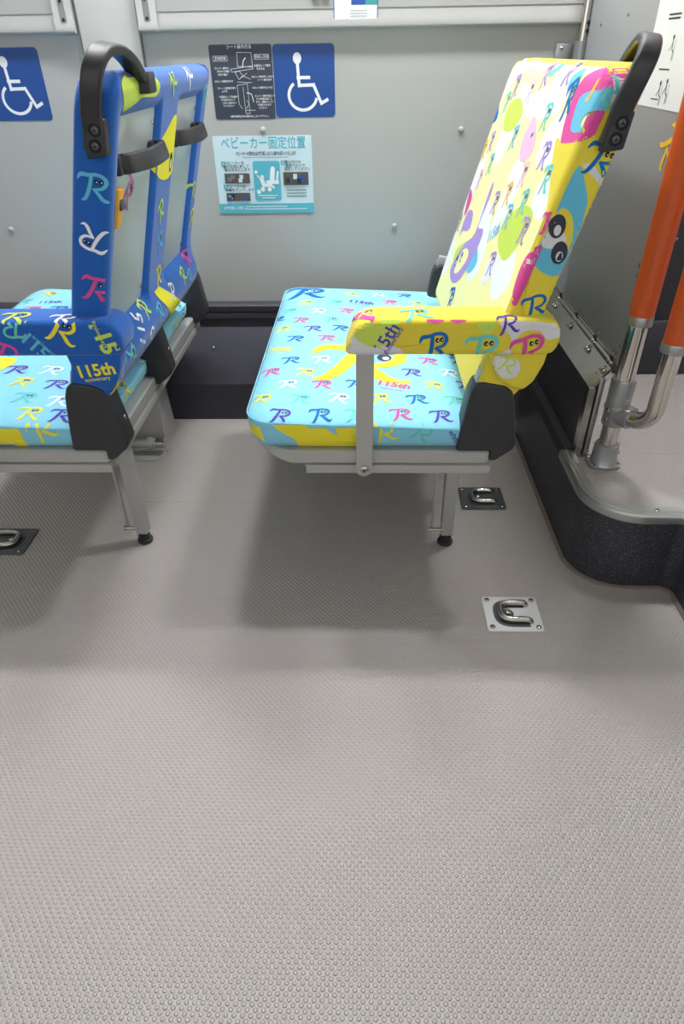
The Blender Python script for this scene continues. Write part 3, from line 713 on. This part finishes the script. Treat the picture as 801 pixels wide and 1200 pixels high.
#PRINTS_END
# ------------------------------------------------------------------ floor anchors
def anchor(x, y, label, plate_m, bar_m, mirror=1):
    a = empty('floor_anchor', (x, y, 0), label, 'anchor', 'wheelchair tie-down anchors in the floor')
    hw, hd = .0625, .0545
    obj('plate', prism(rrect(hw*2, hd*2, .008), XY, 0, .004, .0008, 1), plate_m, a)
    # recess: a C-shaped trough around the bar
    k = mirror
    cpath = [(.030*k, .030), (-.008*k, .030), (-.026*k, .022), (-.030*k, 0), (-.026*k, -.022), (-.008*k, -.030), (.034*k, -.030)]
    cp = catmull([(p[0], p[1], 0) for p in cpath], 6)
    obj('recess', sweep([(p.x, p.y, .0042) for p in cp], [(-.001, -.013), (.0006, -.012), (.0006, .012), (-.001, .013)], (0, 0, 1)), DKSTEEL, a)
    obj('recess', lathe([(.016, .0035), (.015, .0048)], (-.012*k, -.001, 0)), DKSTEEL, a)
    bar = [(.036*k, .027, .003), (.030*k, .027, .010), (.018*k, .027, .012), (-.010*k, .026, .012), (-.024*k, .018, .012), (-.027*k, 0, .012), (-.024*k, -.018, .012), (-.010*k, -.026, .012), (.020*k, -.027, .012), (.032*k, -.027, .010), (.038*k, -.027, .003)]
    obj('tie_bar', tube(catmull(bar, 6), .0072, 12), bar_m, a)
    obj('pivot_lug', box(-.018*k if k > 0 else .004, -.004*k if k > 0 else .018, -.008, .006, .004, .012, .003), bar_m, a)
    for sx in (-1, 1):
        for sy in (-1, 1): screw(a, (sx*.051, sy*.043, .004), (0, 0, 1), .0062, bar_m, cross=True)
    return a
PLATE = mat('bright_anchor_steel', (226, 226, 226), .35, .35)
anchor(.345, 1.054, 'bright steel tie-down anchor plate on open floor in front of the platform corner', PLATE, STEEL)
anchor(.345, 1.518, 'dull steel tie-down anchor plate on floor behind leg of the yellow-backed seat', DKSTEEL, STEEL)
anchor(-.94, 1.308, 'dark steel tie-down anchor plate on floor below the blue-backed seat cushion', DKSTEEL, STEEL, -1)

# ------------------------------------------------------------------ partition beside the platform
pt = empty('partition', (0, 0, 0), 'grey partition panel hinged above a black kick panel behind the yellow-backed seat', 'partition')
obj('kick_panel', box(.540, .552, 1.43, 2.06, PH, .397), SPECK, pt, False)
obj('kick_chamfer', prism([(.513, PH-.012), (.520, PH+.008), (.541, PH+.012), (.541, PH-.012)], XZ, 1.435, 2.06), BLACK, pt, False)
obj('sloped_plate', prism([(.538, .395), (.580, .444), (.583, .442), (.541, .393)], XZ, 1.415, 2.06), STEEL, pt, False)
obj('end_bracket', prism([(.537, PH+.002), (.537, .396), (.580, .447), (.584, .444), (.575, .43), (.548, .392), (.548, PH+.002)], XZ, 1.41, 1.432, .001, 1), STEEL, pt, False)
obj('end_bracket', box(.537, .553, 1.408, 1.411, PH+.002, .395), STEEL, pt, False)
obj('end_bracket', box(.558, .570, 1.405, 1.45, PH, .42, .001), ALU, pt)
obj('hinge_rail', tube([(.586, 1.41, .449), (.586, 2.06, .449)], .010), STEEL, pt)
obj('hinge_bead', tube([(.583, 1.41, .463), (.583, 2.06, .463)], .0032, 8), CHROME, pt)
pnl = obj('partition_panel', box(.585, .593, 1.395, 2.10, .455, 1.32, .001), mat('partition_laminate', (150, 151, 152), .42, noise=.03, nscale=900, bump=.08, bscale=1200), pt)
for y in (1.43, 1.56, 1.73, 1.90):
    lf = obj('hinge_leaf', box(.572, .580, y-.012, y+.012, .424, .440, .002), CAST, pt)
    obj('hinge_gap', box(.578, .5835, y-.007, y+.007, .459, .4665), INK['black'], pt, False)
    for dy in (-.008, .008):
        screw(lf, (.566, y+dy, .432), (-.76, 0, .65), .006, STEEL, cross=False)
        screw(lf, (.577, y+dy, .452), (-.8, 0, .6), .005, STEEL, cross=False)
        screw(lf, (.585, y+dy, .476), (-1, 0, 0), .004, STEEL, cross=False)
for y, z in ((1.99, 1.093), (1.80, 1.106), (1.41, .655), (1.412, .675), (1.405, .50)): screw(pnl, (.585, y, z), (-1, 0, 0), .0045, STEEL, cross=False)
wp = obj('wall_post', tube([(.575, 2.105, .46), (.575, 2.105, 1.75)], .0125), CHROME, pt)
obj('post_clamp', tube([(.575, 2.105, .96), (.575, 2.105, 1.062)], .0165), CAST, wp)
obj('clamp_plate', box(.515, .562, 2.128, Y1, 1.00, 1.058, .006), CAST, wp)
for z in (1.014, 1.046): screw(wp, (.530, 2.128, z), (0, -1, 0), .005)
for z in (1.083, 1.10): obj('post_clip', box(.579, .592, 2.09, 2.10, z-.004, z+.004, .001), INK['black'], wp)

# ------------------------------------------------------------------ grab poles
gp = empty('grab_pole', (.599, 1.375, PH), 'steel grab pole with orange sleeves and a looped side pole standing on the platform', 'pole')
obj('post', tube([(0, 0, .0), (0, 0, 1.6)], .0215, 24), CHROME, gp)
fg = obj('base_flange', prism(rrect(.075, .060, .012), XY, 0, .008, .002), CAST, gp)
obj('flange_collar', lathe([(.036, .006), (.031, .012), (.029, .05), (.0275, .058), (.022, .06)], (0, 0, 0), n=24), CAST, fg)
for sx in (-1, 1):
    for sy in (-1, 1): screw(fg, (sx*.030, sy*.022, .008), (0, 0, 1), .006)
for a2 in (-1, 1): screw(fg, (a2*.030, -.006, .035), (a2, -.2, 0), .005)
tee = obj('tee_fitting', lathe([(.026, .112), (.0275, .115), (.0275, .222), (.026, .226), (.022, .226)], (0, 0, 0), n=24), CAST, gp)
obj('tee_collar', lathe([(.0290, .152), (.0300, .156), (.0300, .160), (.0290, .164)], (0, 0, 0), n=24), CAST, tee)
bd = V((.052, -.075, 0)).normalized()
obj('tee_branch', tube([V((0, 0, .142)), V((0, 0, .142))+bd*.042], .0265, 20), CAST, tee)
for z in (.13, .155): screw(tee, (-.0245, -.012, z), (-.9, -.43, 0), .0055)
end = V((.052, -.075, 0)); p0 = V((0, 0, .142))
path = [p0, p0+bd*.045]
cc = p0+bd*.045+V((0, 0, .048))
for i in range(1, 13):
    t = PI/2*i/12
    path.append(cc+bd*(.048*math.sin(t))-V((0, 0, .048*math.cos(t))))
path.append(path[-1]+V((0, 0, 1.4)))
obj('side_pole', tube(path, .0195, 20), CHROME, gp)
ex, ey = path[-1].x, path[-1].y
for (x, y, z0) in ((0, 0, .352), (ex, ey, .320)):
    obj('pole_ring', lathe([(.022, 0), (.0275, .001), (.0275, .019), (.0262, .0215)], (x, y, z0), n=24), CAST, gp)
    obj('orange_sleeve', lathe([(.020, .019), (.0262, .020), (.0262, 1.20), (.022, 1.202)], (x, y, z0), n=28), ORANGE, gp)

# ------------------------------------------------------------------ dark equipment behind the poles
eq = empty('equipment_box', (.93, 1.985, PH), 'black equipment box on the platform floor behind the orange poles', 'equipment')
obj('body', box(-.13, .45, -.06, .08, 0, .62, .012), PLASTIC, eq)
obj('ledge', box(-.14, .45, -.075, .08, .0, .17, .012), BLACK, eq)
obj('cover_ring', lathe([(.05, -.065), (.05, -.072), (.035, -.075), (.03, -.066)], (.06, 0, .50), 'y', 24), CAST, eq)
screw(eq, (-.05, -.06, .40), (0, -1, 0), .005)

#STICKERS_BEGIN
# ------------------------------------------------------------------ stickers on the wall and the partition
class Sheet:
    """thin sticker in a plane: origin lower-left corner, right and up vectors, size w x h"""
    def __init__(self, name, o, rt, up, w, h, m, label, r=.010, cat='sticker', shear=None, group=None):
        self.o, self.rt, self.up = V(o), V(rt).normalized(), V(up).normalized(); self.n = self.rt.cross(self.up); self.w, self.h = w, h
        self.s = empty(name, self.o, label, cat, group); self.k = 0
        pts = [(x+w/2, y+h/2) for x, y in rrect(w, h, r, 5)]
        obj('sheet', prism(pts, lambda p, a: self.rt*p[0]+self.up*p[1]+self.n*a, .0002, .0009), m, self.s, False)
        self.layers = {}
    def put(self, shape, m, at=(0, 0), scale=1, rot=0, name='print'):
        vs, fs = shape; L = self.layers.setdefault((name, m.name), [[], [], m, self.k]); self.k += 1 if not L[0] else 0
        off = .0012+.0002*L[3]+.000004*(len(L[1]) % 40); b = len(L[0]); c, s = math.cos(rot), math.sin(rot)
        for x, y in vs:
            X, Y = (x*c-y*s)*scale+at[0]*self.w, (x*s+y*c)*scale+at[1]*self.h
            L[0].append(self.rt*X+self.up*Y+self.n*off)
        L[1] += [tuple(i+b for i in f) for f in fs]
    def rect(self, x0, y0, x1, y1, m, name='print', r=None):
        w, h = (x1-x0)*self.w, (y1-y0)*self.h
        pts = rrect(w, h, r) if r else [(-w/2, -h/2), (w/2, -h/2), (w/2, h/2), (-w/2, h/2)]
        self.put((pts, [tuple(range(len(pts)))]), m, ((x0+x1)/2, (y0+y1)/2), name=name)
    def text(self, body, x, y, size, m, bold=.01, fit=None, name='lettering'):
        vs, fs = text_cached(body, bold)
        if fit:
            ext = max(v[0] for v in vs)-min(v[0] for v in vs); k = fit*self.w/(ext*size)
            vs = [(a*k, b) for a, b in vs]
        self.put((vs, fs), m, (x, y), size, name=name)
    def line(self, pts, w, m, name='print', k=6, smooth=False):
        P = [(x*self.w, y*self.h) for x, y in pts]
        if not smooth:
            for a, b in zip(P, P[1:]):
                d = V((b[0]-a[0], b[1]-a[1])).normalized()*w*.5
                self.put(stroke2d([(a[0]-d.x*.9, a[1]-d.y*.9), (b[0]+d.x*.9, b[1]+d.y*.9)], w, 1), m, name=name)
        else: self.put(stroke2d(P, w, k), m, name=name)
    def done(self):
        for (name, _), (vs, fs, m, k) in self.layers.items():
            me = bpy.data.meshes.new(name); me.from_pydata(vs, [], fs); me.materials.append(m)
            o = bpy.data.objects.new(name, me); COL.objects.link(o); o.parent = self.s; o['kind'] = 'stuff'
WY = Y1
def wall_sheet(name, x0, x1, z0, z1, m, label, r=.010, group=None): return Sheet(name, (x0, WY, z0), (1, 0, 0), (0, 0, 1), x1-x0, z1-z0, m, label, r, group=group)
def wheelchair(s):
    T = lambda x, y: ((x-395)/370, (490-y)/448)
    m = GLOSS['white']; w = .0080
    c = T(541, 127); s.put(disc2d(0, 0, .0115, .0135, 24), m, c, name='wheelchair_symbol')
    L = lambda *p: s.line([T(*a) for a in p], w, m, 'wheelchair_symbol')
    L((541, 150), (547, 292)); L((541, 243), (608, 243)); L((547, 290), (635, 288), (680, 403), (716, 382))
    pts = [T(567+86*math.cos(math.radians(a)), 352-92*math.sin(math.radians(a))) for a in range(128, 362, 13)]
    s.line(pts, w*.95, m, 'wheelchair_symbol', 3, True)
s = wall_sheet('wheelchair_sign', -.2475, -.0785, .897, 1.067, GLOSS['blue'], 'blue wheelchair sign on wall beside the dark instruction sticker', group='wheelchair signs'); wheelchair(s); s.done()
s = wall_sheet('wheelchair_sign', -1.064, -.895, .898, 1.070, GLOSS['blue'], 'blue wheelchair sign alone on wall, across the pillar behind the blue-backed seat', group='wheelchair signs'); wheelchair(s); s.done()
# dark folding-instruction sticker
s = wall_sheet('instruction_sticker', -.4215, -.2495, .894, 1.068, GLOSS['slate'], 'dark slate sticker with white seat-folding diagram and Japanese text on wall', .006)
wt = GLOSS['white']; D = lambda x, y: ((x-25)/372, (495-y)/440)
s.text('シート操作方法', *D(205, 70), .0098, wt, .012)
for body, x, y in (('格納方法', 88, 134), ('引出し方法', 335, 127)):
    s.text(body, *D(x, y), .0078, wt, .02)
    x0, y0 = D(x-42, y+14); x1, y1 = D(x+42, y-14)
    s.line([(x0, y0), (x1, y0), (x1, y1), (x0, y1), (x0, y0)], .0008, wt)
for body, x, y in (('①レバー操作の', 92, 190), ('ままから背面', 98, 208), ('を折り畳む', 95, 227), ('②ロック操作を外す', 98, 266), ('③シート座面を持ち', 110, 306), ('上げる', 95, 324), ('④固定のノブを操作', 115, 358), ('を手前引きにて', 112, 376), ('つまし込めない', 118, 394), ('でください！', 115, 412),
        ('①固定のノブ操作', 335, 178), ('を緩める', 325, 196), ('②ロック操作外しながら', 335, 242), ('シート座を倒す', 345, 260), ('③ロック操作をかける', 328, 306), ('④レバー操作を起こす', 340, 355), ('から背面を起こし', 335, 373), ('ます。最後にレバー', 338, 391), ('で固定させます', 333, 409), ('ください！', 325, 427)):
    s.text(body, *D(x, y), .0058, wt, .012)
s.text('※操作説明以外の操作はしないで下さい。', *D(240, 478), .0062, wt, .012)
for pts in (((190, 100), (275, 103), (278, 185), (188, 180), (190, 100)), ((145, 195), (275, 178), (280, 195), (150, 212), (145, 195)), ((170, 215), (195, 205), (215, 235), (190, 255), (170, 215)), ((215, 235), (260, 255)), ((190, 255), (240, 220)), ((175, 290), (240, 280)), ((175, 290), (178, 400), (195, 430)),
        ((210, 300), (215, 460), (240, 460), (238, 285)), ((180, 270), (265, 275)), ((215, 440), (275, 440)), ((225, 380), (240, 400), (220, 430))):
    s.line([D(*a) for a in pts], .0010, wt, 'diagram')
for pts in (((240, 130), (225, 150), (218, 182)), ((230, 335), (258, 345), (268, 392))): s.line([D(*a) for a in pts], .0020, wt, 'diagram', 5, True)
s.done()
# stroller position poster
s = wall_sheet('stroller_poster', -.4395, -.1495, .646, .853, GLOSS['ltblue'], 'white and teal stroller-position poster with Japanese title on wall', .004)
te, ik = GLOSS['teal'], GLOSS['ink']; D = lambda x, y: ((x-(20+(y-60)*.125))/(738-(y-60)*.055), (640-y)/580)
s.text('ベビーカー固定位置', *D(402, 118), .034, te, .010, .86)
s.text('ベビーカーの固定は必ず確認しながら操作お願いいたします', .53, .775, .012, ik, .015, .62)
s.rect(.29, .728, .76, .734, GLOSS['greyink'])
s.rect(0, 0, 1, .128, te)
s.text('お客様にお願い', .165, .068, .0100, GLOSS['white'], .012)
for y, x0, x1 in ((.088, .28, .72), (.055, .27, .93)): s.rect(x0, y-.008, x1, y+.006, GLOSS['ltblue'])
s.rect(.385, .165, .665, .685, te, r=.008)
w2 = GLOSS['white']
s.put(disc2d(0, 0, .0065, None, 16), w2, (.590, .585), name='stroller_diagram')
s.line([(.585, .54), (.575, .43)], .014, w2, 'stroller_diagram'); s.line([(.64, .54), (.625, .42)], .006, w2, 'stroller_diagram'); s.line([(.53, .41), (.63, .41)], .010, w2, 'stroller_diagram'); s.line([(.565, .37), (.59, .34)], .006, w2, 'stroller_diagram')
s.put(disc2d(0, 0, .005, None, 14), w2, (.415, .545), name='stroller_diagram'); s.line([(.425, .50), (.45, .46), (.475, .36)], .003, w2, 'stroller_diagram')
s.put(disc2d(0, 0, .0055, None, 14), w2, (.475, .48), name='stroller_diagram'); s.line([(.475, .45), (.49, .37), (.55, .375)], .009, w2, 'stroller_diagram')
for x, y in ((.475, .32), (.545, .32), (.43, .285)):
    s.put(disc2d(0, 0, .0065, None, 14), w2, (x, y), name='stroller_diagram')
for y, x0, x1 in ((.235, .42, .63), (.205, .46, .60)): s.rect(x0, y-.006, x1, y+.006, w2)
for n, x, y in (('1', .085, .655), ('2', .085, .35), ('3', .70, .66)):
    s.rect(x-.022, y-.028, x+.022, y+.028, te); s.text(n, x, y, .009, w2, .02)
for body, x, y in (('ベビーカーを', .20, .66), ('進行方向に対して', .215, .615), ('後ろ向きにします', .225, .572), ('ベビーカーの', .195, .355), ('車輪をロックします', .23, .31), ('備え付けの', .80, .665), ('固定ベルトで', .825, .62), ('固定してください', .845, .575)):
    s.text(body, x, y, .0098, ik, .012)
for x0, y0, x1, y1 in ((.085, .40, .345, .53), (.085, .165, .335, .275), (.695, .37, .955, .54)):
    s.rect(x0, y0, x1, y1, GLOSS['photo'], 'photo_print')
    for i in range(5):
        a = x0+(x1-x0)*random.uniform(.05, .75); b = y0+(y1-y0)*random.uniform(.1, .5)
        s.rect(a, b, a+.04, b+(y1-y0)*.4, random.choice([ik, GLOSS['greyink'], ik, GLOSS['ltblue'], GLOSS['indigo']]), 'photo_print_%s' % 'abcde'[i])
for y in (.305, .265, .225): s.rect(.72, y-.007, .93, y+.005, GLOSS['greyink'])
s.done()
# information sticker on the sill panel (its square codes left out)
s = Sheet('information_sticker', (-.078, Y1-.0155, 1.106), (1, 0, 0), (0, 0, 1), .116, .118, GLOSS['indigo'], 'white sticker with blue border on the window sill panel', .003)
s.rect(.02, .03, .98, .98, w2); s.rect(.40, .34, .98, .47, GLOSS['indigo'], 'arrow'); s.rect(.72, .34, .98, .47, GLOSS['green'], 'arrow')
for y in (.60, .56, .52): s.rect(.10, y-.010, .92, y+.008, GLOSS['indigo'])
for y in (.24, .19, .14): s.rect(.38, y-.006, .76, y+.004, GLOSS['greyink'])
s.done()
# notice on the partition
PX = .585
def part_sheet(name, y_left, y_right, z0, z1, m, label, r=.004): return Sheet(name, (PX, y_left, z0), (0, -1, 0), (0, 0, 1), y_left-y_right, z1-z0, m, label, r)
s = part_sheet('partition_notice', 1.625, 1.405, .948, 1.155, GLOSS['white'], 'white notice with small black line drawings on the grey partition panel')
for y in (.72, .69): s.rect(.30, y-.009, .56, y+.006, ik)
s.rect(.34, .30, .58, .313, ik)
for c in ((.52, .55), (.46, .20), (.60, .22)):
    s.put(disc2d(0, 0, .004, None, 12), ik, (c[0], c[1]), name='line_drawing')
    s.line([(c[0], c[1]-.02), (c[0]+.01, c[1]-.09), (c[0]+.05, c[1]-.11), (c[0]+.04, c[1]-.17)], .0022, ik, 'line_drawing'); s.line([(c[0]+.01, c[1]-.04), (c[0]-.05, c[1]-.10)], .0018, ik, 'line_drawing')
    s.line([(c[0]+.06, c[1]-.02), (c[0]+.07, c[1]-.17)], .0012, GLOSS['greyink'], 'line_drawing')
for y in (.07,): s.rect(.30, y-.006, .48, y+.004, ik)
s.done()
# yellow letter sticker on the partition
ls = empty('letter_sticker', (PX, 1.415, .893), 'yellow script letter sticker on the grey partition panel beside the orange pole', 'sticker')
p = Print(pnl, 'letter_print')
p.letter(783, 170, GLOSS['yellow'], .070, -.95, (0, 0, 1), sx=.8)
o = p.done()
if o:
    o.parent = ls; o.matrix_parent_inverse = Matrix.Translation(-V((PX, 1.415, .893)))
    del o['kind']
#STICKERS_END
